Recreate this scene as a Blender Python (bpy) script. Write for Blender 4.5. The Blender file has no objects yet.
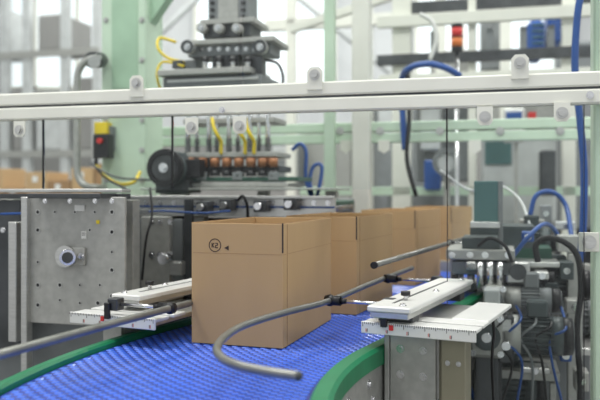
import bpy, math, random
from mathutils import Vector, Matrix
random.seed(7)
scene=bpy.context.scene
try: scene.view_settings.view_transform='Standard'
except Exception: pass
V=Vector
CAMZ=1.23
# ---------------------------------------------------------------- materials
def mat(name,col,rough=0.5,metal=0.0,var=0.06,scale=8.0,bump=0.0,bscale=60.0,coat=0.0,stretch=None,emit=0.0):
    m=bpy.data.materials.new(name); m.use_nodes=True
    nt=m.node_tree; bs=nt.nodes['Principled BSDF']
    tc=nt.nodes.new('ShaderNodeTexCoord'); src=tc.outputs['Object']
    if stretch:
        mp=nt.nodes.new('ShaderNodeMapping'); mp.inputs['Scale'].default_value=stretch
        nt.links.new(src,mp.inputs['Vector']); src=mp.outputs['Vector']
    nz=nt.nodes.new('ShaderNodeTexNoise'); nz.inputs['Scale'].default_value=scale; nz.inputs['Detail'].default_value=5
    nt.links.new(src,nz.inputs['Vector'])
    cr=nt.nodes.new('ShaderNodeValToRGB')
    lo=[max(0,c*(1-var*2.2)) for c in col]; hi=[min(1,c*(1+var)) for c in col]
    cr.color_ramp.elements[0].position=0.3; cr.color_ramp.elements[1].position=0.7
    cr.color_ramp.elements[0].color=(*lo,1); cr.color_ramp.elements[1].color=(*hi,1)
    nt.links.new(nz.outputs['Fac'],cr.inputs['Fac']); nt.links.new(cr.outputs['Color'],bs.inputs['Base Color'])
    bs.inputs['Roughness'].default_value=rough; bs.inputs['Metallic'].default_value=metal
    bs.inputs['Coat Weight'].default_value=coat
    if bump>0:
        n2=nt.nodes.new('ShaderNodeTexNoise'); n2.inputs['Scale'].default_value=bscale; n2.inputs['Detail'].default_value=4
        nt.links.new(src,n2.inputs['Vector'])
        bp=nt.nodes.new('ShaderNodeBump'); bp.inputs['Strength'].default_value=bump; bp.inputs['Distance'].default_value=0.002
        nt.links.new(n2.outputs['Fac'],bp.inputs['Height']); nt.links.new(bp.outputs['Normal'],bs.inputs['Normal'])
    if emit>0:
        bs.inputs['Emission Color'].default_value=(*col,1); bs.inputs['Emission Strength'].default_value=emit
    return m
CREAM=mat('cream_paint',(.80,.80,.72),.35,0,.02)
PGREEN=mat('pale_green_paint',(.40,.58,.42),.4,0,.05)
PGREEN2=mat('pale_green_light_paint',(.60,.75,.59),.4,0,.03)
STEEL=mat('stainless_steel',(.60,.60,.58),.32,.8,.05,30,stretch=(1,1,6))
STEELP=mat('galvanised_steel',(.44,.44,.415),.48,.45,.06,40)
CHROME=mat('polished_chrome',(.75,.75,.76),.18,.95,.03)
DSTEEL=mat('dark_steel',(.085,.09,.095),.42,.5,.15,10)
GREYM=mat('grey_machine_paint',(.22,.235,.24),.5,.1,.08)
MOTOR=mat('motor_grey_green',(.06,.078,.08),.4,.15,.15,12)
ROD=mat('guide_rod_steel',(.25,.25,.23),.34,.6,.08,20)
BLACK=mat('black_plastic',(.012,.012,.014),.4,0,.2)
RUBBER=mat('black_rubber',(.016,.016,.018),.6,0,.2)
WHITE=mat('white_anodised',(.78,.78,.75),.35,.1,.03)
OFFW=mat('machine_light_grey',(.58,.60,.60),.5,0,.06)
RED=mat('red_plastic',(.65,.03,.025),.4)
ORANGE=mat('orange_plastic',(.75,.2,.04),.4)
YEL=mat('yellow_plastic',(.82,.62,.02),.4)
BLUEB=mat('blue_belt_shaded_base',(.006,.022,.26),.4,0,.12,6)  # same plastic darkened, paints the shade between links
BLUEN=mat('blue_belt_highlight_links',(.07,.19,.82),.28,0,.06,6,coat=.5)  # lighter blue paints highlights onto the link tops
GRAIL=mat('green_wear_strip',(.012,.20,.085),.38,0,.08,9)
DGREEN=mat('dark_green_plate',(.02,.085,.055),.45,0,.15)
CARD=mat('cardboard',(.51,.335,.165),.8,0,.04,5,bump=.15,bscale=90,stretch=(1,1,.25))
CARDE=mat('cardboard_edge',(.34,.20,.09),.85,0,.1,40)
INK=mat('print_ink',(.04,.025,.02),.7)
COPPER=mat('brown_bakelite',(.32,.13,.05),.4,.3,.1)
BHOSE=mat('blue_hose',(.02,.085,.32),.35)
TEAL=mat('teal_plate',(.07,.16,.16),.45)
BROWN=mat('olive_panel',(.27,.25,.18),.5,.2,.05)
FLOORM=mat('floor_concrete',(.25,.255,.255),.45,0,.12,1.2,bump=.1)
WALLM=mat('wall_cladding',(.66,.67,.685),.7,0,.04,.8)
WALLD=mat('wall_dado',(.30,.295,.285),.7,0,.1,.8)
CEILM=mat('ceiling_paint',(.75,.75,.75),.8,0,.04,1)
WOOD=mat('pallet_wood',(.40,.26,.13),.8,0,.15,6)
WINM=mat('skylight_panel',(.9,.95,1.0),.5,0,.02,1,emit=.5)
def glassmat():
    m=bpy.data.materials.new('polycarbonate_sheet'); m.use_nodes=True; nt=m.node_tree
    for n in list(nt.nodes): nt.nodes.remove(n)
    o=nt.nodes.new('ShaderNodeOutputMaterial'); tr=nt.nodes.new('ShaderNodeBsdfTransparent'); tr.inputs[0].default_value=(.97,.985,.98,1)
    gl=nt.nodes.new('ShaderNodeBsdfGlossy'); gl.inputs['Roughness'].default_value=.03
    lw=nt.nodes.new('ShaderNodeFresnel'); lw.inputs['IOR'].default_value=1.3
    mx=nt.nodes.new('ShaderNodeMixShader'); nt.links.new(lw.outputs[0],mx.inputs[0]); nt.links.new(tr.outputs[0],mx.inputs[1]); nt.links.new(gl.outputs[0],mx.inputs[2])
    nt.links.new(mx.outputs[0],o.inputs[0]); return m
GLASS=glassmat()
# ---------------------------------------------------------------- coordinates (metres)
U=V((.966,-.259,0)); W=V((.259,.966,0)); ZZ=V((0,0,1))
def M(a,b,z): return U*a+W*b+ZZ*z
def S(px,py,b):      # survey point lying on the vertical machine plane b
    t=(px-300)/750; Y=b/(.966+.259*t); return V((t*Y,Y,CAMZ-(py-191)/750*Y))
def G(px,py,z):      # survey point lying on a level plane z
    Y=(CAMZ-z)*750/(py-191); return V(((px-300)/750*Y,Y,z))
def A_(p): return p.x*U.x+p.y*U.y
MF=(U,W,ZZ)
class B:
    def __init__(s,name): s.name=name; s.v=[]; s.f=[]; s.m=[]; s.sm=[]; s.mats=[]
    def mi(s,m):
        if m not in s.mats: s.mats.append(m)
        return s.mats.index(m)
    def add(s,vs,fs,m,smooth=False):
        o=len(s.v); s.v+= [tuple(x) for x in vs]; k=s.mi(m)
        for i,f in enumerate(fs):
            s.f.append(tuple(o+j for j in f)); s.m.append(k); s.sm.append(smooth[i] if isinstance(smooth,list) else smooth)
    def box(s,c,size,m,fr=MF,bev=.002):
        c=V(c); h=[x/2 for x in size]; bev=min(bev,min(h)*.6)
        vs=[];
        cs=[(x,y,z) for x in(-1,1) for y in(-1,1) for z in(-1,1)]
        for cc in cs:
            for k in range(3):
                d=[cc[i]*(h[i]-(0 if i==k else bev)) for i in range(3)]
                vs.append(c+fr[0]*d[0]+fr[1]*d[1]+fr[2]*d[2])
        ix={cc:i for i,cc in enumerate(cs)}
        fs=[]
        for k in range(3):
            i,j=(k+1)%3,(k+2)%3
            for sg in(-1,1):
                q=[]
                for (p1,p2) in((-1,-1),(1,-1),(1,1),(-1,1)):
                    cc=[0,0,0]; cc[k]=sg; cc[i]=p1; cc[j]=p2; q.append(ix[tuple(cc)]*3+k)
                fs.append(q)
            for p1 in(-1,1):
                for p2 in(-1,1):
                    c1=[0,0,0]; c1[k]=-1; c1[i]=p1; c1[j]=p2; c2=list(c1); c2[k]=1
                    a,b=ix[tuple(c1)]*3,ix[tuple(c2)]*3
                    fs.append([a+i,b+i,b+j,a+j])
        for i in range(8): fs.append([i*3,i*3+1,i*3+2])
        out=[]
        for f in fs:
            n=(vs[f[1]]-vs[f[0]]).cross(vs[f[2]]-vs[f[0]]); ce=sum((vs[x] for x in f),V((0,0,0)))/len(f)-c
            out.append(f if n.dot(ce)>0 else f[::-1])
        s.add(vs,out,m)
    def bb(s,p0,p1,m,wd,ht,up=ZZ,bev=.002):   # beam between two points
        p0=V(p0);p1=V(p1); d=(p1-p0); L=d.length; d.normalize()
        sd=d.cross(up)
        if sd.length<1e-4: sd=V((1,0,0))
        sd.normalize(); u=sd.cross(d)
        s.box((p0+p1)/2,(L,wd,ht),m,(d,sd,u),bev)
    def mb(s,a0,a1,b0,b1,z0,z1,m,bev=.002):
        s.box(M((a0+a1)/2,(b0+b1)/2,(z0+z1)/2),(abs(a1-a0),abs(b1-b0),abs(z1-z0)),m,MF,bev)
    def sb(s,x0,x1,y0,y1,b,dep,m,bev=.002):
        a0=A_(S(x0,191,b)); a1=A_(S(x1,191,b)); xm=(x0+x1)/2
        s.mb(a0,a1,b,b+dep,S(xm,y1,b).z,S(xm,y0,b).z,m,bev)
    def cyl(s,p0,p1,r,m,r1=None,seg=20,cap=True):
        p0=V(p0);p1=V(p1); r1=r if r1 is None else r1
        d=(p1-p0).normalized(); x=d.orthogonal().normalized(); y=d.cross(x)
        vs=[];fs=[];sm=[]
        for p,rr in((p0,r),(p1,r1)):
            for i in range(seg):
                t=2*math.pi*i/seg; vs.append(p+(x*math.cos(t)+y*math.sin(t))*rr)
        for i in range(seg):
            j=(i+1)%seg; fs.append([i,j,seg+j,seg+i]); sm.append(True)
        if cap: fs.append(list(range(seg))[::-1]); fs.append(list(range(seg,2*seg))); sm+=[False,False]
        s.add(vs,fs,m,sm)
    def ring(s,p,n,ro,ri,th,m,seg=28):
        p=V(p); n=V(n).normalized(); x=n.orthogonal().normalized(); y=n.cross(x); vs=[];fs=[]
        for i in range(seg):
            t=2*math.pi*i/seg; e=x*math.cos(t)+y*math.sin(t)
            vs+=[p+e*ro,p+e*ro+n*th,p+e*ri+n*th,p+e*ri]
        for i in range(seg):
            j=(i+1)%seg
            for k in range(4):
                l=(k+1)%4; fs.append([i*4+k,j*4+k,j*4+l,i*4+l])
        s.add(vs,fs,m)
    def tube(s,pts,r,m,seg=12,sub=8,smooth=True):
        P=[V(p) for p in pts]
        if smooth and len(P)>2:
            Q=[]; E=[P[0]*2-P[1]]+P+[P[-1]*2-P[-2]]
            for i in range(1,len(E)-2):
                a,b,c,d=E[i-1:i+3]
                for k in range(sub):
                    t=k/sub; Q.append(.5*((2*b)+(c-a)*t+(2*a-5*b+4*c-d)*t*t+(3*b-a-3*c+d)*t**3))
            Q.append(P[-1]); P=Q
        vs=[];fs=[];sm=[]; x=None
        for i,p in enumerate(P):
            d=(P[min(i+1,len(P)-1)]-P[max(i-1,0)]).normalized()
            if x is None: x=d.orthogonal().normalized()
            x=(x-d*x.dot(d)).normalized(); y=d.cross(x)
            for k in range(seg):
                t=2*math.pi*k/seg; vs.append(p+(x*math.cos(t)+y*math.sin(t))*r)
        n=len(P)
        for i in range(n-1):
            for k in range(seg):
                l=(k+1)%seg; fs.append([i*seg+k,i*seg+l,(i+1)*seg+l,(i+1)*seg+k]); sm.append(True)
        fs.append(list(range(seg))[::-1]); fs.append([(n-1)*seg+k for k in range(seg)]); sm+=[False,False]
        s.add(vs,fs,m,sm)
    def ball(s,p,r,m,seg=16,sz=1.0):
        p=V(p); vs=[];fs=[]; R=seg//2
        for i in range(1,R):
            ph=math.pi*i/R
            for k in range(seg):
                t=2*math.pi*k/seg; vs.append(p+V((math.sin(ph)*math.cos(t),math.sin(ph)*math.sin(t),math.cos(ph)*sz))*r)
        for i in range(R-2):
            for k in range(seg):
                l=(k+1)%seg; fs.append([i*seg+k,(i+1)*seg+k,(i+1)*seg+l,i*seg+l])
        t=len(vs); vs+=[p+V((0,0,r*sz)),p-V((0,0,r*sz))]
        for k in range(seg):
            l=(k+1)%seg; fs.append([t,k,l]); fs.append([t+1,(R-2)*seg+l,(R-2)*seg+k])
        s.add(vs,fs,m,True)
    def prism(s,poly,ext,m):
        P=[V(p) for p in poly]; e=V(ext); n=len(P)
        nn=sum(((P[i]).cross(P[(i+1)%n]) for i in range(n)),V((0,0,0)))
        if nn.dot(e)>0: P=P[::-1]
        vs=P+[p+e for p in P]; fs=[list(range(n)),[n+i for i in range(n)][::-1]]
        for i in range(n):
            j=(i+1)%n; fs.append([j,i,n+i,n+j])
        s.add(vs,fs,m)
    def bolt(s,p,n,r,m=None):
        m=m or CHROME; p=V(p); n=V(n).normalized()
        s.cyl(p,p+n*r*.25,r*1.5,m,seg=18); s.cyl(p+n*r*.25,p+n*r*.9,r,m,seg=6)
    def done(s,parent=None):
        me=bpy.data.meshes.new(s.name); me.from_pydata(s.v,[],s.f)
        for m in s.mats: me.materials.append(m)
        me.polygons.foreach_set('material_index',s.m); me.polygons.foreach_set('use_smooth',s.sm); me.update()
        o=bpy.data.objects.new(s.name,me); scene.collection.objects.link(o)
        if parent: o.parent=parent
        return o
def empty(name):
    o=bpy.data.objects.new(name,None); scene.collection.objects.link(o); return o
XF=(V((1,0,0)),V((0,1,0)),ZZ)
# ---------------------------------------------------------------- room
RX0,RX1,RY0,RY1,RH=-6.5,8.0,-1.5,13.0,6.2
b=B('floor'); b.box(((RX0+RX1)/2,(RY0+RY1)/2,-.05),(RX1-RX0,RY1-RY0,.1),FLOORM,XF); b.done()
b=B('ceiling'); b.box(((RX0+RX1)/2,(RY0+RY1)/2,RH+.05),(RX1-RX0,RY1-RY0,.1),CEILM,XF); b.done()
b=B('wall_back'); b.box(((RX0+RX1)/2,RY1+.05,RH/2),(RX1-RX0,.1,RH),WALLM,XF)
for i in range(29): b.box((RX0+.25+i*.5,RY1-.01,RH/2+.6),(.06,.03,RH-1.3),WALLM,XF)
b.box(((RX0+RX1)/2,RY1-.015,1.05),(RX1-RX0,.03,2.1),WALLD,XF); b.done()
b=B('wall_left'); b.box((RX0-.05,(RY0+RY1)/2,RH/2),(.1,RY1-RY0,RH),WALLM,XF); b.box((RX0+.015,(RY0+RY1)/2,.55),(.03,RY1-RY0,1.1),WALLD,XF); b.done()
b=B('wall_right'); b.box((RX1+.05,(RY0+RY1)/2,RH/2),(.1,RY1-RY0,RH),WALLM,XF); b.done()
for i,(x,w) in enumerate(((-4.2,2.2),(-.6,2.4),(3.2,2.4))):
    b=B('window_%d'%(i+1)); b.box((x,RY1-.05,3.9),(w,.03,1.8),WINM,XF)
    for k in range(4): b.box((x-w/2+w*k/3,RY1-.08,3.9),(.07,.05,1.86),CREAM,XF)
    for zz in(3.0,4.8): b.box((x,RY1-.08,zz),(w+.1,.05,.07),CREAM,XF)
    b.done()
# ---------------------------------------------------------------- curved conveyor
HC=math.radians(27); C=V((1.2,1.217,0)); R0=1.48; BZ=.85
P0=C+V((-math.cos(HC),math.sin(HC),0))*R0
def pt(s,off,z):
    if s<0:
        h=HC+s/R0; q=C+V((-math.cos(h),math.sin(h),0))*(R0-off)
    else: q=P0+V((math.sin(HC),math.cos(HC),0))*s+V((math.cos(HC),-math.sin(HC),0))*off
    return V((q.x,q.y,z))
SV=[-1.15+.05*i for i in range(23)]+[0,.4,.8,1.2,1.6,2.0,2.4]
def sweep(bd,prof,m,sv=SV,smooth=False):
    n=len(prof); vs=[];fs=[]
    for s_ in sv:
        for(o,z) in prof: vs.append(pt(s_,o,z))
    for i in range(len(sv)-1):
        for k in range(n):
            l=(k+1)%n; fs.append([i*n+l,i*n+k,(i+1)*n+k,(i+1)*n+l])
    fs.append(list(range(n))); fs.append([(len(sv)-1)*n+k for k in range(n)][::-1])
    bd.add(vs,fs,m,smooth)
cv=empty('curved_belt_conveyor')
HWD=.288
b=B('blue_modular_belt')
sweep(b,[(-HWD,BZ-.02),(-HWD,BZ-.002),(HWD,BZ-.002),(HWD,BZ-.02)],BLUEB)
# flat modular links: staggered low pads with painted highlights, openings painted as dark base
pitch=.0135; rows=int(3.55/pitch); s0=-1.15; ncol=20; cw=2*HWD/ncol
vs=[];fs=[]
for i in range(rows):
    sc=s0+(i+.5)*pitch
    for j in range(-1,ncol):
        oc=-HWD+(j+.5+(.5 if i%2 else 0))*cw
        if oc<-HWD+cw*.3 or oc>HWD-cw*.3: continue
        ls,lo=pitch*.46,cw*.25; o=len(vs)
        for (k,z) in((1,BZ-.002),(.75,BZ)):
            for(sx,sy) in((-1,-1),(1,-1),(1,1),(-1,1)): vs.append(pt(sc+sx*ls*k,oc+sy*lo*k,z))
        fs.append([o+7,o+6,o+5,o+4])
        for k in range(4):
            l=(k+1)%4; fs.append([o+l,o+k,o+4+k,o+4+l])
b.add(vs,fs,BLUEN)
b.done(cv)
b=B('wear_strips')
for sg in(-1,1):
    w=.042 if sg>0 else .03
    pr=[(sg*.291,BZ-.03),(sg*.291,BZ+.008),(sg*.296,BZ+.013),(sg*(.291+w-.008),BZ+.013),(sg*(.291+w),BZ+.006),(sg*(.291+w),BZ-.03)]
    if sg>0: pr=pr[::-1]
    sweep(b,pr[::-1],GRAIL)
b.done(cv)
b=B('side_frame')
for sg in(-1,1):
    o=.3 if sg<0 else .315
    sweep(b,[(sg*o,.62),(sg*o,BZ-.028),(sg*(o+.012),BZ-.028),(sg*(o+.012),.62)],STEELP)
    for k in range(16):
        s_=-1.05+k*.2; p=pt(s_,sg*(o+.012),.79); n=pt(s_,sg,0)-pt(s_,0,0)
        b.bolt(p,n,.008); b.bolt(pt(s_+.035,sg*(o+.012),.75),n,.006)
for s_ in(-.9,-.1,.9,1.9):
    b.bb(pt(s_,-.3,.66),pt(s_,.3,.66),STEELP,.05,.05)
    for o in(-.27,.27):
        p=pt(s_,o,.03); b.box((p.x,p.y,.33),(.05,.05,.6),STEELP,MF); b.cyl((p.x,p.y,0),(p.x,p.y,.03),.04,BLACK)
b.done(cv)
# ---------------------------------------------------------------- cartons
def carton(corner,L,Wd,H,ang,mark=False):
    b=B('cardboard_box'); ca,sa=math.cos(ang),math.sin(ang)
    ex=V((ca,-sa,0)); ey=V((sa,ca,0))   # ex to the right, ey away
    c=V(corner); t=.004; z0=BZ+.001; Hh=H
    def bx(x0,x1,y0,y1,z0_,z1_,m,bev=.0015): b.box(c+ex*((x0+x1)/2)+ey*((y0+y1)/2)+ZZ*(z0+(z0_+z1_)/2),(x1-x0,y1-y0,z1_-z0_),m,(ex,ey,ZZ),bev)
    bx(-Wd,0,0,t,0,Hh,CARD); bx(-Wd,0,L-t,L,0,Hh,CARD); bx(-Wd,-Wd+t,t,L-t,0,Hh,CARD); bx(-t,0,t,L-t,0,Hh,CARD)
    bx(-Wd+t,-t,t,L-t,0.001,.006,CARD)
    bx(-Wd+t,-t,t,t+.003,Hh-.09,Hh-.004,CARD); bx(-Wd+t,-t,L-t-.003,L-t,Hh-.09,Hh+.0,CARD)
    bx(-Wd+.002,-.002,.001,t-.001,Hh,Hh+.0012,CARDE,.0002); bx(-t+.001,-.001,.002,L-.002,Hh,Hh+.0012,CARDE,.0002); bx(-Wd+.001,-Wd+t-.001,.002,L-.002,Hh,Hh+.0012,CARDE,.0002)
    bx(-.0005,.0008,.03,.0325,0.004,Hh-.002,CARDE,.0002)
    bx(-.0025,.0008,-.0008,.0025,Hh-.07,Hh+.0013,INK,.0002)
    bx(-Wd+.004,-.004,-.0003,.0004,Hh-.075,Hh-.0742,CARDE,.0001)
    bx(-.0004,.0003,.004,L-.004,Hh-.075,Hh-.0742,CARDE,.0001)
    if mark:
        f=-ey
        mc=c+ex*(-Wd+.064)+ZZ*(z0+Hh-.055)+f*.0002
        b.ring(mc,f,.0165,.0145,.0004,INK,40)
        def st(x0,z0_,x1,z1_,w=.0022): b.bb(mc+ex*x0+ZZ*z0_,mc+ex*x1+ZZ*z1_,INK,w,.0006,up=f,bev=.0001)
        st(-.008,-.006,-.008,.006); st(-.008,-.001,-.002,.006); st(-.007,0,-.002,-.006)
        st(.001,.005,.007,.005); st(.007,.005,.007,0); st(.007,0,.001,-.001); st(.001,-.001,.001,-.006); st(.001,-.006,.008,-.006)
        q=mc+ex*.031-ZZ*.006
        b.prism([q+ex*-.006,q+ex*.006+ZZ*.006,q+ex*.006-ZZ*.006],f*.0005,INK)
    return b.done()
carton((-.041,1.80,0),.43,.242,.30,math.radians(18),True)
carton((.173,2.29,0),.42,.235,.30,math.radians(22))
carton((.46,3.0,0),.40,.23,.30,math.radians(25))
carton((.715,3.55,0),.40,.23,.30,math.radians(27))
# ---------------------------------------------------------------- guide rods
b=B('bent_guide_rod')
b.tube([G(x,y,.95) for x,y in((412,268),(371,283.5),(330,300.5),(283,313),(245,325),(226,336),(217,348),(222,358),(240,366),(270,372),(298,376))],.0078,ROD,16,10); 
pe=G(298,376,.95); b.ball(pe,.0079,DSTEEL)
b.done()
b=B('guide_rod'); p,q=G(375,265,1.03),G(466,238,1.03); b.cyl(p,q,.008,ROD,seg=20); b.cyl(p,p+(p-q).normalized()*.012,.0095,BLACK,seg=20)
b.cyl(p.lerp(q,.75),p.lerp(q,.75)+U*.14,.005,CHROME); b.ball(p.lerp(q,.75),.014,BLACK); b.mb(A_(p.lerp(q,.75))+.13,A_(p.lerp(q,.75))+.16,p.lerp(q,.75).dot(W)-.015,p.lerp(q,.75).dot(W)+.015,.62,1.045,STEELP); b.done()
b=B('guide_rod'); pts=[G(x,y,.95) for x,y in((-60,371),(0,354.5),(100,327),(160,311),(190,303))]; b.tube(pts,.0085,ROD,16,8); b.done()
# ---------------------------------------------------------------- width adjustment brackets
def bracket(A,e,up0,up1,un0,un1,LL,DD,rod_pts,right):
    b=B('guide_adjustment_bracket'); A=V(A); e=V(e).normalized(); n=V((.438,.899,0)); n=(n-e*n.dot(e)).normalized()
    F=(e,n,ZZ)
    def bx(e0,e1,n0,n1,z0,z1,m,bev=.0015): b.box(A+e*((e0+e1)/2)+n*((n0+n1)/2)+ZZ*((z0+z1)/2),(e1-e0,n1-n0,z1-z0),m,F,bev)
    bx(0,LL,0,.055,.914,.922,WHITE); bx(0,LL,.075,.13,.914,.922,WHITE)
    bx(.02,LL-.02,.0,DD,.900,.913,STEEL); bx(LL-.09,LL,.13,DD,.914,.924,WHITE)
    bx(0,LL,-.006,.0,.896,.924,WHITE)               # ruler
    for k in range(int(LL/.005)):
        L=.011 if k%10==0 else (.008 if k%5==0 else .005)
        bx(.004+k*.005,.0054+k*.005,-.0066,-.006,.923-L,.923,INK,.0001)
    for k in range(5):
        x=.012+k*.05
        if x+.006<LL: bx(x,x+.0015,-.0066,-.006,.900,.908,RED,.0001); bx(x+.003,x+.0045,-.0066,-.006,.900,.908,INK,.0001)
    bx(up0,up1,un0,un1,.950,.964,WHITE,.003); bx(up0+.006,up1-.006,un0-.0+.004,un1-.004,.936,.95,STEEL)
    bx(up0+.04,up0+.048,un0+.06,un1-.08,.9638,.9644,DSTEEL,.0002)  # dark strip laid on top for the shade inside a slot
    for t in(.03,(un1-un0)*.5,un1-un0-.03):
        p=A+e*((up0+up1)/2+.025)+n*(un0+t)+ZZ*.964; b.bolt(p,ZZ,.006)
    bx(up0-.0+.01,up1-.01,un0+.05,un0+.10,.913,.936,DSTEEL); bx(up0+.01,up1-.01,un1-.12,un1-.07,.913,.936,DSTEEL)
    xi=up0+.03
    bx(xi,xi+.016,-.014,-.006,.915,.955,BLACK); bx(xi+.02,xi+.03,-.009,-.0065,.908,.92,RED,.0003)
    kp=A+e*(up0+.055)+n*(un0+.12)+ZZ*.964; b.cyl(kp,kp+ZZ*.018,.005,CHROME); b.cyl(kp+ZZ*.012,kp+ZZ*.022,.012,BLACK,seg=10)
    for rp,zt in rod_pts:
        rp=V(rp); d=e
        q=rp+d*(.16 if right else .16); b.cyl(rp,q,.0045,CHROME); b.cyl(rp-d*.012,rp+d*.03,.0125,BLACK,seg=14); b.ball(rp,.0155,BLACK)
        b.cyl(rp+d*.03,rp+d*.045,.0085,BLACK,r1=.006,seg=14)
        b.box(q,(.03,.03,.03),DSTEEL,F)
    if right:
        bx(.045,.057,.03,.16,.60,.902,STEELP); bx(.06,.17,.03,.038,.60,.902,STEELP,.001)
        bx(.18,.24,.02,.028,.40,.9,BROWN); bx(.18,.188,.02,.30,.40,.9,BROWN)
        for x,z in((.085,.86),(.14,.86),(.085,.80),(.14,.80),(.11,.72)):
            p=A+e*x+n*.03+ZZ*z; b.bolt(p,-n,.0065)
        for x,z in((.2,.84),(.225,.84),(.2,.7),(.225,.7)): b.bolt(A+e*x+n*.02+ZZ*z,-n,.004)
    else:
        bx(.18,.24,.10,.112,.5,.902,STEELP); bx(.18,.19,.112,.3,.5,.902,STEELP)
    return b.done()
r1=G(330,300.3,.95); r2=G(388,278.5,.95)
bracket((.146,1.77,0),(.899,-.438,0),.02,.125,-.02,.60,.27,.42,[(r1,0),(r2,0)],True)
r3=G(170,308,.95)
bracket((-.345,1.80,0),(-.91,.41,0),.10,.19,.07,.50,.26,.40,[(r3,0)],False)
# ---------------------------------------------------------------- perforated plate and left machine
mA=lambda x,bb_: A_(S(x,191,bb_))
tt=empty('transfer_table')
b=B('perforated_mounting_plate')
pb=2.10
a0,a1=A_(S(25,191,pb)),A_(S(125,191,pb)); zt=S(75,197,pb).z; zb=S(75,325,pb).z
b.mb(a0,a1,pb,pb+.012,zb,zt,STEELP,.002)
b.mb(a0-.002,a0+.02,pb-.02,pb+.012,zb-.3,zt+.0,STEEL)
for x,y,r in((38,212,3),(38,230,3),(55,212,2),(75,212,2),(95,212,2),(112,212,3),(112,232,3),(112,252,2),(112,270,3),(60,285,3),(60,300,2),(80,285,2),(100,285,2),(38,262,2),(38,285,3),(38,305,3),(90,230,2),(112,296,3),(80,303,2),(98,303,3)):
    p=S(x,y,pb)-W*.0005; b.cyl(p,p-W*.0006,r*.0028*.7,BLACK,seg=16); b.ring(p,-W,r*.0028,r*.0028*.7,.0012,STEEL,16)  # black discs paint the dark of drilled holes, plate is uncut
p=S(68,256,pb); b.mb(A_(p)-.025,A_(p)+.065,pb-.012,pb,p.z-.028,p.z+.028,STEELP)
q=p+U*.0; b.cyl(q,q-W*.05+U*.03,.024,CHROME,seg=28); b.cyl(q+U*.03-W*.05,q+U*.033-W*.056,.017,DSTEEL,seg=28); b.cyl(q-W*.012,q-W*.02,.034,STEEL,seg=28)
b.bolt(q+U*.055-W*.012,-W,.008); b.bolt(q-U*.018-W*.012+ZZ*.02,-W,.004); b.bolt(q-U*.018-W*.012-ZZ*.02,-W,.004)
p=S(80,208,pb); b.box(p-W*.002,(.036,.003,.02),WHITE); p=S(84,235,pb); b.box(p-W*.001,(.018,.002,.024),WHITE); b.box(p-W*.0022+ZZ*.006,(.012,.001,.002),INK,MF,.0002); b.box(p-W*.0022,(.012,.001,.002),INK,MF,.0002)
p=S(98,222,pb); b.box(p-W*.001,(.012,.002,.012),YEL)
b.mb(a0+.05,a1-.05,pb-.06,pb+.04,zt-.004,zt+.012,DSTEEL)
for x in(45,70,95,112): b.bolt(S(x,201,pb-.06)-W*.0+ZZ*.0,-W,.005)
b.done(tt)
b=B('transfer_table_frame')
b.mb(-2.1,mA(125,2.16),2.14,2.20,1.205,1.222,DSTEEL); b.mb(-2.1,mA(125,2.16),2.14,2.2,1.225,1.237,STEEL)
b.mb(-2.1,mA(122,2.3),2.26,2.5,1.15,1.165,GREYM); b.mb(-2.1,mA(22,2.16),2.15,2.16,.70,1.20,DSTEEL)
b.mb(-2.1,mA(130,2.3),2.24,2.26,.55,.86,GREYM)
for x in(-2.0,-1.75,-1.25): b.mb(x,x+.05,2.3,2.35,0,1.2,STEELP)
for x in (3,12): p=S(x,230,2.15); b.bolt(p,-W,.006)
b.sb(8,16,222,342,2.10,.03,STEEL)
b.done(tt)
b=B('infeed_conveyor')
bb0=2.75
L0,L1=-2.6,mA(335,bb0)
b.mb(L0,L1,bb0,bb0+.02,1.13,1.205,STEEL); b.mb(L0,L1,bb0-.02,bb0,1.20,1.212,STEEL); b.mb(L0,L1,bb0+.38,bb0+.4,1.13,1.2,STEEL)
b.mb(L0,L1,bb0-.004,bb0+.0,1.165,1.172,BHOSE)
b.mb(L0,L1,bb0+.02,bb0+.38,1.175,1.19,DGREEN)
for k in range(40):
    a=L0+.05+k*.055
    if a<L1: b.cyl(M(a,bb0+.02,1.17),M(a,bb0+.38,1.17),.02,STEEL,seg=12)
b.mb(mA(127,bb0),mA(186,bb0),bb0-.03,bb0-.018,.82,1.12,GREYM); b.mb(mA(148,bb0),mA(176,bb0),bb0-.06,bb0-.03,.85,1.13,STEELP)
b.mb(mA(120,bb0),L1,bb0+.05,bb0+.1,.95,1.02,DSTEEL)
for x in(130,190,250,320): a=mA(x,bb0); b.mb(a,a+.05,bb0+.02,bb0+.07,0,1.15,STEELP)
b.mb(L0,L1,bb0+.15,bb0+.17,.3,1.12,DSTEEL)
for x in range(132,330,14): b.bolt(S(x,203,bb0),-W,.007)
for x in (152,160,170): b.bolt(S(x,222,bb0-.06),-W,.007); b.bolt(S(x,255,bb0-.06),-W,.009)
for x,y in((205,207),(228,205),(262,206),(292,204)):
    p=S(x,y,bb0-.03); b.box(p,(.05,.06,.045),DSTEEL); b.cyl(p-W*.03,p-W*.06,.014,CHROME)
p=S(168,258,bb0-.1); b.cyl(p,p-W*.05,.02,CHROME); b.box(S(178,268,bb0-.08),(.05,.05,.05),STEEL)
b.mb(mA(186,2.7),mA(194,2.7),2.68,2.70,.85,1.2,DSTEEL)
b.done(tt)
b=B('pneumatic_cables')
b.tube([S(238,200,2.7),S(243,196,2.68),S(247,205,2.68),S(248,222,2.7)],.006,BLACK)
b.tube([S(150,188,2.6),S(152,215,2.55),S(146,240,2.5),S(142,280,2.5)],.0045,BLACK)
b.tube([S(0,214,2.12),S(40,213,2.11),S(80,212,2.2),S(122,211,2.3)],.004,BHOSE)
b.tube([S(128,214,2.6),S(160,211,2.6),S(200,213,2.6),S(230,211,2.6)],.004,BHOSE)
b.done(tt)
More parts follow.
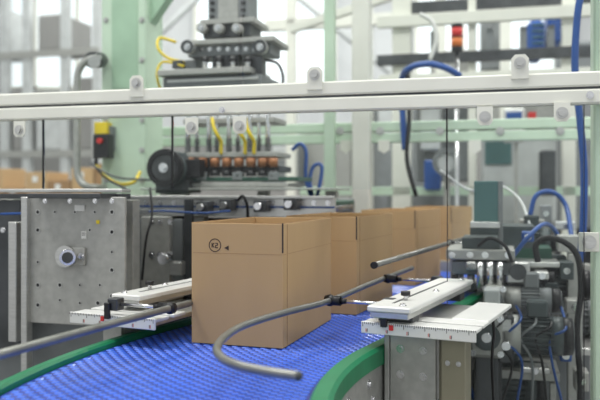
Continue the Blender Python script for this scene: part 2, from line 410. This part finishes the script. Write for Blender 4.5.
# ---------------------------------------------------------------- guard frame in front
gb=2.22
mg=empty('machine_guard')
b=B('guard_frame')
for z in(1.5425,1.4935): b.mb(-2.3,.75,gb,gb+.04,z-.021,z+.021,CREAM,.005)
b.mb(-2.3,.75,gb+.008,gb+.03,1.5145,1.5215,DSTEEL,.0005)  # dark inset stands in for the shade in the gap between bars
b.mb(.253,.34,gb+.045,gb+.13,0,2.9,PGREEN2,.006); b.mb(-2.25,-2.16,gb+.045,gb+.13,0,2.9,PGREEN2,.006)
for x,y in((137,83),(315,75),(520,63)):
    p=S(x,y,gb); b.prism([p+U*i+ZZ*j for i,j in((-.024,-.045),(.024,-.045),(.024,.012),(.014,.024),(-.014,.024),(-.024,.012))],-W*.005,CREAM); b.bolt(p-W*.005,-W,.011,STEEL)
for x,y in((20,130),(192,127),(240,126),(485,117),(562,113)):
    p=S(x,y,gb); b.prism([p+U*i+ZZ*j for i,j in((-.022,.03),(.022,.03),(.022,-.012),(.013,-.024),(-.013,-.024),(-.022,-.012))],-W*.005,CREAM); b.bolt(p-W*.005,-W,.011,STEEL)
p=S(589,242,gb+.04); b.box(p,(.055,.008,.055),CREAM); b.bolt(p-W*.004,-W,.013,STEEL)
for x,y in((222,110),(590,95)): b.bolt(S(x,y,gb),-W,.007)
b.done(mg)
b=B('polycarbonate_guard_panels')
def panel(x0,x1,z0,z1,edge=True):
    a0,a1=mA(x0,gb+.02),mA(x1,gb+.02); b.mb(a0+.003,a1-.003,gb+.018,gb+.022,z0,z1,GLASS,.0003)
    if edge:
        for a in(a0,a1): b.mb(a-.001,a+.001,gb+.016,gb+.024,z0,z1,BLACK,.0003)
panel(-120,43,1.235,1.474); panel(43.8,172,1.235,1.474); panel(172.8,446.5,1.235,1.474); panel(447.3,584,.6,1.474)
panel(-120,240,1.563,2.3,False); panel(242,600,1.563,2.3,False)
b.done(mg)
# ---------------------------------------------------------------- rear guard frame
rb=3.9
rg=empty('rear_guard')
b=B('rear_guard_frame')
for z in(1.567,1.508): b.mb(mA(148,rb),mA(700,rb),rb,rb+.05,z-.025,z+.025,PGREEN2,.004)
b.mb(mA(326,rb),mA(336,rb),rb-.05,rb,0,2.9,PGREEN2); b.mb(mA(355,rb),mA(372,rb),rb-.09,rb-.001,0,2.9,CREAM,.005)
for x in(340,380,440,500,560): b.bolt(S(x,131,rb),-W,.014,STEEL)
for x in(346,384,475):
    p=S(x,146,rb); b.prism([p+U*i+ZZ*j for i,j in((-.03,.03),(.03,.03),(.03,-.02),(.0,-.04),(-.03,-.02))],-W*.006,CREAM)
for z in(.5,.95): b.mb(mA(326,rb),mA(700,rb),rb+.06,rb+.1,z,z+.04,PGREEN2)
b.done(rg)
b=B('pneumatic_hoses')
b.tube([S(405,150,3.8),S(403,120,3.8),S(402,80,3.8),S(410,68,3.7),S(428,64,3.7),S(446,68,3.7),S(460,76,3.75)],.016,BHOSE)
b.tube([S(408,72,3.8),S(409,120,3.78),S(407,160,3.78),S(416,196,3.8)],.011,RUBBER)
b.tube([S(292,150,3.4),S(300,144,3.4),S(306,152,3.4),S(306,180,3.4),S(315,200,3.4),S(322,168,3.4),S(314,166,3.4),S(310,182,3.4),S(316,212,3.4)],.009,BHOSE)
b.tube([S(420,14,4.2),S(432,22,4.2),S(436,40,4.2),S(430,60,4.2)],.012,WHITE)
b.done(rg)
b=B('pale_green_gantry_column')
cb=3.45
b.mb(mA(101,cb),mA(146,cb),cb,cb+.2,0,3.4,PGREEN2,.008); b.mb(mA(112,cb),mA(138,cb),cb-.004,cb,1.75,3.0,PGREEN,.002)
b.bb(S(140,28,cb+.08),S(186,-40,cb+.08),PGREEN,.07,.10); b.mb(mA(90,cb),mA(400,cb),cb+.05,cb+.15,2.75,2.9,PGREEN2)
b.mb(mA(96,cb),mA(151,cb),cb-.03,cb+.23,0,.02,PGREEN2)
for y in(20,60,120,150,180): b.bolt(S(106,y,cb),-W,.01,STEEL); b.bolt(S(142,y,cb),-W,.01,STEEL)
b.done()
# ---------------------------------------------------------------- palletising head
hb=3.15
b=B('suction_pick_head')
b.sb(208,248,-90,18,hb+.04,.14,GREYM,.004)
for y in range(-20,18,7): b.sb(210,214,y,y+3,hb+.03,.01,BLACK); b.sb(241,245,y,y+3,hb+.03,.01,BLACK)
b.sb(218,238,-90,18,hb+.035,.01,STEELP)
b.sb(200,254,18,23,hb,.22,STEELP); b.sb(203,250,24,37,hb+.02,.16,DSTEEL)
for x in(205,222,240): b.cyl(S(x,30,hb+.02),S(x,30,hb+.02)-W*.05,.022,STEELP,seg=24); b.bolt(S(x,30,hb+.02)-W*.05,-W,.01)
b.sb(184,274,38,43,hb-.02,.24,STEELP,.003); b.sb(188,270,44,55,hb+.02,.16,GREYM)
for x in range(192,268,9): b.bolt(S(x,49,hb+.02),-W,.007)
for x in(190,262): 
    p=S(x,48,hb-.02); b.cyl(p,p-W*.03,.03,STEEL,seg=24); b.ring(p-W*.03,-W,.03,.018,.006,DSTEEL); b.bolt(p-W*.03,-W,.01)
for x in(205,219,233,248): b.cyl(S(x,56,hb),S(x,69,hb),.012,CHROME); b.cyl(S(x,58,hb),S(x,62,hb),.018,BLACK)
b.sb(212,238,55,68,hb+.03,.1,DSTEEL)
b.sb(157,250,68,74,hb-.06,.3,STEELP,.003); b.sb(163,262,76,88,hb-.02,.28,GREYM,.003); b.sb(167,258,78,81,hb-.025,.01,STEEL,.001)
b.sb(172,182,60,68,hb-.02,.04,DSTEEL)
b.sb(180,196,60,69,hb+.05,.08,GREYM); b.sb(246,262,56,76,hb+.02,.06,DSTEEL)
for i,x in enumerate((188,197,209,217,229,238,250,259,268)):
    for d in(0,.16):
        b.cyl(S(x,88,hb+d),S(x,168,hb+d),.0075 if i%2 else .011,CHROME,seg=12)
    n=10
    for k in range(n): 
        p=S(x,140+k*1.8,hb); b.ring(p,ZZ,.015,.010,.003,DSTEEL,12)
b.sb(183,274,118,123,hb-.01,.2,STEELP); 
for x in(191,203,215,227,239,251,263,273):
    for d in(-.03,.12):
        p=S(x,158,hb+d); q=S(x,167,hb+d); b.cyl(p,q,.022,COPPER,seg=18); b.cyl(q,S(x,170,hb+d),.012,DSTEEL)
        b.cyl(S(x,170,hb+d),S(x,176,hb+d),.016,BLACK,r1=.026,seg=18)
b.sb(186,276,152,157,hb-.04,.24,STEELP); b.sb(184,279,166,172,hb-.01,.2,DSTEEL)
b.sb(172,298,177,181,hb-.05,.25,DGREEN); b.sb(176,288,183,187,hb-.06,.26,STEELP)
for x in(196,232,268): b.sb(x,x+10,172,180,hb-.055,.02,GREYM)
for x in(212,236,245):
    b.tube([S(x,118,hb-.05),S(x+2,128,hb-.07),S(x+6,136,hb-.07),S(x+9,142,hb-.05),S(x+9,154,hb-.04)],.008,YEL)
b.tube([S(184,62,hb),S(168,58,hb),S(158,48,hb),S(160,38,hb+.05),S(176,42,hb+.06)],.007,YEL)
b.tube([S(184,66,hb-.02),S(163,62,hb),S(157,75,hb-.02),S(163,92,hb),S(180,98,hb)],.006,YEL)
b.tube([S(265,60,hb),S(278,64,hb),S(283,80,hb),S(276,100,hb),S(262,108,hb)],.006,BLACK)
b.sb(140,330,188,190,hb-.1,.45,STEELP); 
for x in(150,250,320): a=mA(x,hb); b.mb(a,a+.05,hb+.1,hb+.15,0,1.23,STEELP)
b.done()
b=B('drive_pulley_motor')
p=S(167,168,3.0); b.cyl(p,p+W*.22,.075,MOTOR,seg=32); b.cyl(p-W*.03,p,.082,BLACK,seg=36); b.cyl(p-W*.036,p-W*.03,.055,DSTEEL,seg=28); b.ring(p-W*.036,-W,.075,.06,.006,BLACK,36); b.bolt(p-W*.036,-W,.014)
b.box(p+W*.1+U*.09,(.09,.12,.08),BLACK); b.box(p+W*.1-U*.09+ZZ*.02,(.05,.1,.05),GREYM); b.box(p+W*.12-ZZ*.08,(.16,.14,.06),DSTEEL)
b.mb(A_(p)-.05,A_(p)+.05,3.08,3.14,0,p.z-.1,STEELP)
b.done()
b=B('bent_handrail_pipe')
b.tube([S(98,58,3.3),S(88,60,3.3),S(80,68,3.3),S(77,82,3.3),S(77,120,3.3),S(77,165,3.3),S(79,178,3.3),S(86,186,3.3),S(98,188,3.35),S(104,188,3.42)],.018,STEELP,16)
b.cyl(S(92,60,3.3),S(100,60,3.42),.04,DSTEEL,seg=22); b.cyl(S(94,62,3.26),S(94,62,3.32),.03,STEEL,seg=22)
b.tube([S(98,58,3.3),S(101,58,3.44)],.016,STEEL)
b.done()
b=B('safety_interlock_switch')
b.sb(94,107,122,134,3.38,.05,YEL); b.sb(93,108,134,158,3.37,.06,BLACK); p=S(101,141,3.37); b.cyl(p,p-W*.02,.014,RED); b.sb(107,111,126,150,3.4,.05,GREYM)
b.cyl(S(96,158,3.4),S(96,166,3.4),.01,BLACK)
b.tube([S(96,165,3.4),S(104,176,3.35),S(120,184,3.3),S(134,182,3.3),S(140,172,3.36)],.009,YEL)
b.tube([S(90,163,3.35),S(104,172,3.3),S(120,178,3.28),S(150,180,3.2)],.005,DSTEEL)
b.tube([S(92,163,3.36),S(106,178,3.3),S(126,189,3.2)],.006,BLACK)
b.done()
# ---------------------------------------------------------------- right machinery
pk=empty('packing_machine')
def gearmotor(name,p,ax,r,L,mm=MOTOR,gm=GREYM):
    b=B(name); p=V(p); ax=V(ax).normalized(); sd=ax.cross(ZZ).normalized()
    b.cyl(p,p+ax*L,r*.86,mm,seg=28)
    nf=20
    for k in range(nf):
        t=2*math.pi*k/nf; e=sd*math.cos(t)+ZZ*math.sin(t); b.box(p+ax*L*.5+e*r*.9,(L*.85,r*.2,.004),mm,(ax,e,ax.cross(e)),.0005)
    b.cyl(p-ax*.02,p+ax*.02,r,mm,seg=32); b.cyl(p+ax*(L-.02),p+ax*(L+.03),r*1.02,gm,seg=32); 
    b.cyl(p-ax*.05,p-ax*.02,r*.94,BLACK,seg=28,r1=r)
    for k in range(3): b.ring(p-ax*.05,-ax,r*(.8-.22*k),r*(.7-.22*k),.003,GREYM)
    b.box(p+ax*L*.45+ZZ*(r+.025)*1.0,(L*.5,r*1.0,.055),mm,(ax,sd,ZZ),.006); b.cyl(p+ax*L*.45+ZZ*(r+.03)+sd*r*.5,p+ax*L*.45+ZZ*(r+.03)+sd*(r*.5+.03),.012,BLACK)
    g=p+ax*(L+.03+r*.9); b.box(g,(r*1.8,r*2.1,r*2.3),gm,(ax,sd,ZZ),.012); b.cyl(g+sd*r*1.05,g+sd*r*1.35,r*.6,STEEL,seg=24); b.cyl(g-sd*r*1.05,g-sd*r*1.3,r*.7,mm,seg=24); b.cyl(g-sd*r*1.3,g-sd*r*1.5,r*.25,CHROME)
    for i in(-1,1):
        for j in(-1,1): b.bolt(g-sd*r*1.05+ax*i*r*.7+ZZ*j*r*.9,-sd,.007)
    b.box(V((g.x,g.y,(g.z-r*1.15)/2)),(r*1.2,r*1.2,g.z-r*1.15),DSTEEL,MF,.003)
    return b.done(pk)
gearmotor('gear_motor_1',S(556,336,2.55),-U,.062,.13,MOTOR,STEELP)
gearmotor('gear_motor_2',S(545,300,2.7),-U,.042,.10,GREYM,STEELP)
gearmotor('gear_motor_3',S(575,285,3.0),-U,.06,.16)
gearmotor('gear_motor_4',S(530,382,2.8),-U,.075,.2)
gearmotor('gear_motor_5',S(592,318,3.2),-U,.07,.2,GREYM,MOTOR)
gearmotor('gear_motor_6',S(545,240,3.25),-U,.05,.12)
b=B('packing_machine_body')
b.sb(446,515,250,260,2.7,.3,STEELP); b.sb(452,512,262,275,2.72,.26,GREYM); b.sb(462,500,238,250,2.74,.2,MOTOR)
b.sb(505,560,262,267,2.8,.3,STEEL); b.sb(452,560,288,293,2.85,.3,STEEL); b.sb(445,512,300,335,2.95,.2,STEELP); b.sb(515,590,296,420,3.3,.1,GREYM)
b.sb(474,498,181,224,2.75,.02,TEAL); b.sb(498,503,181,252,2.75,.06,GREYM); b.sb(470,500,222,228,2.7,.1,STEEL)
b.sb(470,535,226,248,2.95,.25,MOTOR); b.sb(506,530,262,284,2.72,.1,STEEL,.006); b.cyl(S(518,272,2.72),S(518,272,2.68),.028,DSTEEL,seg=26)
b.sb(498,514,316,364,2.5,.06,DSTEEL,.006); b.sb(501,511,320,332,2.49,.01,STEEL,.001); b.sb(484,500,290,306,2.55,.1,OFFW,.004)
b.cyl(S(506,345,2.5),S(506,345,2.5)-W*.02,.014,CHROME)
for x in(480,490,500): b.cyl(S(x,262,2.7),S(x,288,2.7),.012,CHROME)
for x in(452,470,485,508): b.bolt(S(x,255,2.7),-W,.008)
b.sb(500,552,248,262,2.95,.2,DGREEN); b.sb(558,582,236,252,2.9,.1,STEELP); b.sb(520,545,220,240,3.3,.15,STEELP)
for k,(x,y,w,h,bq,m) in enumerate(((540,300,16,10,2.75,OFFW),(560,262,14,18,2.8,MOTOR),(566,300,18,14,2.75,STEELP),(530,296,10,16,2.7,BLACK),(470,345,24,30,2.9,STEEL),(445,360,14,50,2.8,DSTEEL),(520,368,30,6,2.65,STEEL),(553,318,8,30,2.6,STEEL),(575,372,14,20,2.7,STEELP),(540,205,12,18,3.4,GREYM),(556,222,20,8,3.3,OFFW),(522,232,12,10,2.8,BHOSE),(466,262,10,8,2.68,STEEL),(535,272,14,8,2.72,STEEL),(560,350,12,12,2.65,BHOSE))):
    b.sb(x,x+w,y,y+h,bq,.08,m,.004); b.bolt(S(x+w/2,y+h/2,bq),-W,.008)
for a,bb_ in((450,2.9),(568,2.9),(450,3.3),(568,3.3)):
    x=mA(a,bb_); b.mb(x,x+.05,bb_,bb_+.05,0,1.0,STEELP)
b.sb(440,600,345,352,2.95,.35,STEEL); b.sb(495,560,372,380,2.7,.3,STEELP); b.mb(mA(495,2.75),mA(500,2.75),2.75,2.8,0,.56,STEELP); b.mb(mA(550,2.75),mA(556,2.75),2.75,2.8,0,.56,STEELP)
for i in range(7):
    x=455+i*16; p=S(x,283,2.8); b.cyl(p,p+ZZ*.04,.014,STEEL if i%2 else BLACK,seg=14); b.box(p-ZZ*.012,(.045,.05,.03),MOTOR)
b.cyl(S(480,318,2.6),S(480,345,2.6),.045,DSTEEL,seg=28); b.cyl(S(480,312,2.6),S(480,318,2.6),.036,STEEL,seg=28); b.cyl(S(480,345,2.6),V((S(480,345,2.6).x,S(480,345,2.6).y,0)),.02,STEELP)
b.mb(mA(440,3.6),mA(640,3.6),3.6,3.65,0,.9,STEELP); 
b.done(pk)
b=B('machine_hoses')
b.tube([S(538,262,2.6),S(536,245,2.6),S(548,238,2.6),S(566,243,2.6),S(578,258,2.6),S(581,290,2.6),S(577,330,2.65),S(580,380,2.7),S(579,430,2.7)],.010,RUBBER)
b.tube([S(470,310,2.05),S(488,310,2.05),S(494,330,2.05),S(492,360,2.05),S(494,410,2.1)],.004,BLACK)
b.tube([S(440,325,2.25),S(460,335,2.3),S(470,360,2.35),S(468,420,2.4)],.006,BLACK)
b.tube([S(510,260,2.8),S(530,235,2.8),S(545,224,2.9),S(556,232,3.0),S(560,250,3.0)],.008,BHOSE)
b.tube([S(478,246,2.7),S(490,238,2.68),S(505,246,2.68),S(512,262,2.68)],.006,RUBBER)
for i in range(5):
    x=500+i*15; b.tube([S(x,304,2.7),S(x+6,316+i*3,2.5),S(x-9,338,2.5),S(x+12-i*5,362,2.5),S(x+2,402,2.55)],.0042,(BLACK,BHOSE,GREYM)[i%3])
for i in range(4):
    b.tube([S(450+i*6,330,2.75),S(458+i*5,352,2.7),S(449+i*9,372,2.7),S(465+i*6,410,2.7)],.006,BLACK if i%2 else BHOSE)
b.tube([S(583,-20,2.9),S(577,20,2.9),S(575,70,2.9),S(580,120,2.9),S(584,170,2.9),S(583,230,2.9),S(580,262,2.9)],.013,BHOSE)
b.tube([S(440,170,3.6),S(470,190,3.6),S(500,186,3.5),S(520,200,3.4),S(530,225,3.2)],.005,OFFW)
b.tube([S(530,216,3.3),S(536,196,3.3),S(552,192,3.3),S(566,206,3.3),S(572,240,3.2)],.010,BHOSE)
b.done(pk)
# background frames
b=B('background_machine_frame')
fb=5.2
for x0,x1 in((392,411),(562,576),(672,690),(468,476)): b.mb(mA(x0,fb),mA(x1,fb),fb,fb+.1,0,3.2,CREAM,.006)
b.mb(mA(378,fb),mA(700,fb),fb-.05,fb,2.36,2.44,CREAM); b.mb(mA(380,fb),mA(700,fb),fb-.05,fb,1.95,2.03,CREAM); b.mb(mA(378,fb),mA(700,fb),fb-.05,fb,2.10,2.17,DSTEEL); b.mb(mA(300,fb),mA(700,fb),fb,fb+.06,1.2,1.26,PGREEN2)
b.mb(mA(411,fb),mA(700,fb),fb+.02,fb+.3,2.46,2.54,DSTEEL); 
for x in(430,486,520,548): b.mb(mA(x,fb),mA(x+7,fb),fb+.02,fb+.12,2.17,2.33,GREYM)
b.bb(S(290,30,fb+.6),S(440,-20,fb+.6),CREAM,.06,.06)
b.mb(mA(411,fb),mA(470,fb),fb+.3,fb+.7,1.3,1.85,GREYM,.01); b.mb(mA(480,fb),mA(560,fb),fb+.3,fb+.8,1.0,1.62,OFFW,.02)
b.mb(mA(484,fb),mA(512,fb),fb+.28,fb+.3,1.42,1.58,TEAL); b.mb(mA(380,fb),mA(468,fb),fb+.35,fb+.8,.0,1.2,GREYM)
b.sb(503,525,108,142,fb-.3,.1,WHITE,.01); b.sb(506,522,112,126,fb-.31,.02,BHOSE); b.sb(528,536,112,124,fb-.3,.08,RED)
b.mb(mA(514,fb-.2),mA(518,fb-.2),fb-.25,fb-.2,0,1.6,STEELP)
b.cyl(S(447,162,fb-.4),S(447,162,fb-.2),.09,OFFW,seg=32); b.ring(S(447,162,fb-.4),-W,.09,.06,.02,GREYM); b.mb(mA(444,fb-.3),mA(450,fb-.3),fb-.32,fb-.27,0,1.35,STEELP)
b.sb(540,556,150,196,fb-.2,.2,DSTEEL,.01); b.sb(420,440,100,150,fb+.1,.2,OFFW,.01); b.sb(478,500,84,104,fb+.1,.2,DSTEEL,.01); b.sb(424,440,160,190,fb-.1,.2,BHOSE,.01)
b.done()
b=B('signal_tower_light')
sx=457; sbp=4.5
for y0,y1,m in((28,38,RED),(38,48,ORANGE),(48,52,BLACK)): b.cyl(S(sx,y0,sbp),S(sx,y1-1,sbp),.033,m,seg=24); b.cyl(S(sx,y1-1,sbp),S(sx,y1,sbp),.035,BLACK,seg=24)
b.cyl(S(sx,24,sbp),S(sx,28,sbp),.034,BLACK,seg=24); p=S(sx,52,sbp); b.cyl(p,V((p.x,p.y,0)),.012,CHROME); b.cyl((p.x,p.y,0),(p.x,p.y,.02),.08,BLACK)
b.done()
b=B('blue_ventilation_unit')
b.sb(527,545,18,54,6.2,.5,BHOSE,.05); b.sb(547,562,4,44,6.3,.5,BHOSE,.05)
for y in range(24,54,6): b.sb(532,544,y,y+1.5,6.19,.03,TEAL)
b.mb(mA(538,6.4),mA(555,6.4),6.5,6.55,0,2.2,STEELP); b.done()
# distant machinery row
b=B('distant_case_erector')
q=8.5
b.sb(300,352,130,200,q,.9,STEELP,.02); b.sb(372,440,90,215,q-.5,.9,GREYM,.02); b.sb(378,402,100,140,q-.52,.03,OFFW); b.sb(450,560,70,130,q,1,STEELP,.02)
b.sb(560,640,40,230,q-1,.8,GREYM,.02); b.sb(480,510,20,70,q,.6,GREYM,.02); b.sb(430,470,50,90,q+.4,.6,STEELP,.02); b.sb(262,298,140,190,q-.3,.6,GREYM,.02); b.sb(272,292,146,160,q-.32,.05,OFFW,.01)
b.mb(mA(250,q),mA(640,q),q-.2,q+1,0,1.0,DSTEEL,.02)
for x in(300,372,440,500,560): b.mb(mA(x,q),mA(x,q)+.1,q-.6,q-.5,0,4.2,CREAM)
b.mb(mA(280,q),mA(700,q),q-.6,q-.5,3.0,3.12,CREAM); b.done()
b=B('storage_rack')
rq=9.2
for x in(-60,0,22,60,92): b.mb(mA(x,rq),mA(x,rq)+.12,rq,rq+.1,0,4.6,OFFW)
for z in(1.7,3.1): b.mb(mA(-60,rq),mA(92,rq)+.12,rq-.02,rq,z,z+.1,STEELP)
for x,z,w,h,m in((-55,1.8,.9,.8,WALLD),(3,1.8,.2,.9,WALLD),(26,1.8,.42,.7,OFFW),(64,1.8,.35,1.0,WALLD),(-50,3.2,.6,.7,OFFW),(28,3.2,.4,.5,WALLD)): b.mb(mA(x,rq)+.14,mA(x,rq)+.14+w,rq+.02,rq+.8,z,z+h,m,.02)
b.done()
b=B('pallet_of_cartons')
pq=6.6
a0=mA(-40,pq)
for i in range(9):
    a=a0+i*.26; b.mb(a,a+.245,pq,pq+.4,.16,.9+.12,CARD,.006)
for i,h in((0,1.4),(1,1.46),(2,1.26),(3,1.42),(4,1.34),(5,1.46),(6,1.5),(7,1.40)):
    a=a0+i*.26; b.mb(a,a+.245,pq,pq+.4,1.03,h,CARD if i%2 else CARDE,.006); b.mb(a+.08,a+.14,pq-.003,pq,h-.1,h-.04,WHITE,.0005)
b.mb(a0-.05,a0+2.45,pq-.05,pq+.6,.1,.15,WOOD)
for k in(0,1.15,2.3): b.mb(a0+k,a0+k+.1,pq-.05,pq+.6,0,.1,WOOD)
b.done()
b=B('roof_steelwork')
for y in(9.,12.5): b.box((0,y,5.3),(13,.15,.3),WALLD,XF)
for x in(-5.2,-2.9,4.5): b.box((x,12.6,3),(.25,.25,6),WALLD,XF)
b.bb((-1.5,11,5.3),(1.5,12.4,3.2),OFFW,.1,.1); b.bb((-.2,11,5.3),(-3.2,12.4,3.0),OFFW,.08,.08)
b.done()
# ---------------------------------------------------------------- lights
def area(n,loc,sz,pw,rot=(0,0,0),col=(1,1,1),sy=None):
    l=bpy.data.lights.new(n,'AREA'); l.energy=pw; l.size=sz; l.color=col
    if sy: l.shape='RECTANGLE'; l.size_y=sy
    o=bpy.data.objects.new(n,l); o.location=loc; o.rotation_euler=rot; scene.collection.objects.link(o)
for i,(x,y) in enumerate(((-3,1.5),(0.5,.8),(4,1.5),(-3,5.5),(.5,5.5),(4,5.5),(-3,10),(.5,10),(4,10))):
    area('ceiling_lamp_%d'%i,(x,y,6.0),1.6,(165,135,110,125,125,115,155,150,150)[i],col=(1,1,.97),sy=1.6)
w=bpy.data.worlds.new('World'); scene.world=w; w.use_nodes=True; w.node_tree.nodes['Background'].inputs[0].default_value=(.95,.98,1,1); w.node_tree.nodes['Background'].inputs[1].default_value=.75
# ---------------------------------------------------------------- camera
c=bpy.data.cameras.new('Camera'); c.lens=45; c.sensor_width=36; c.shift_y=-.015; c.clip_start=.05
c.dof.use_dof=True; c.dof.focus_distance=1.88; c.dof.aperture_fstop=2.7
o=bpy.data.objects.new('Camera',c); o.location=(0,0,CAMZ); o.rotation_euler=(math.pi/2,0,0); scene.collection.objects.link(o); scene.camera=o
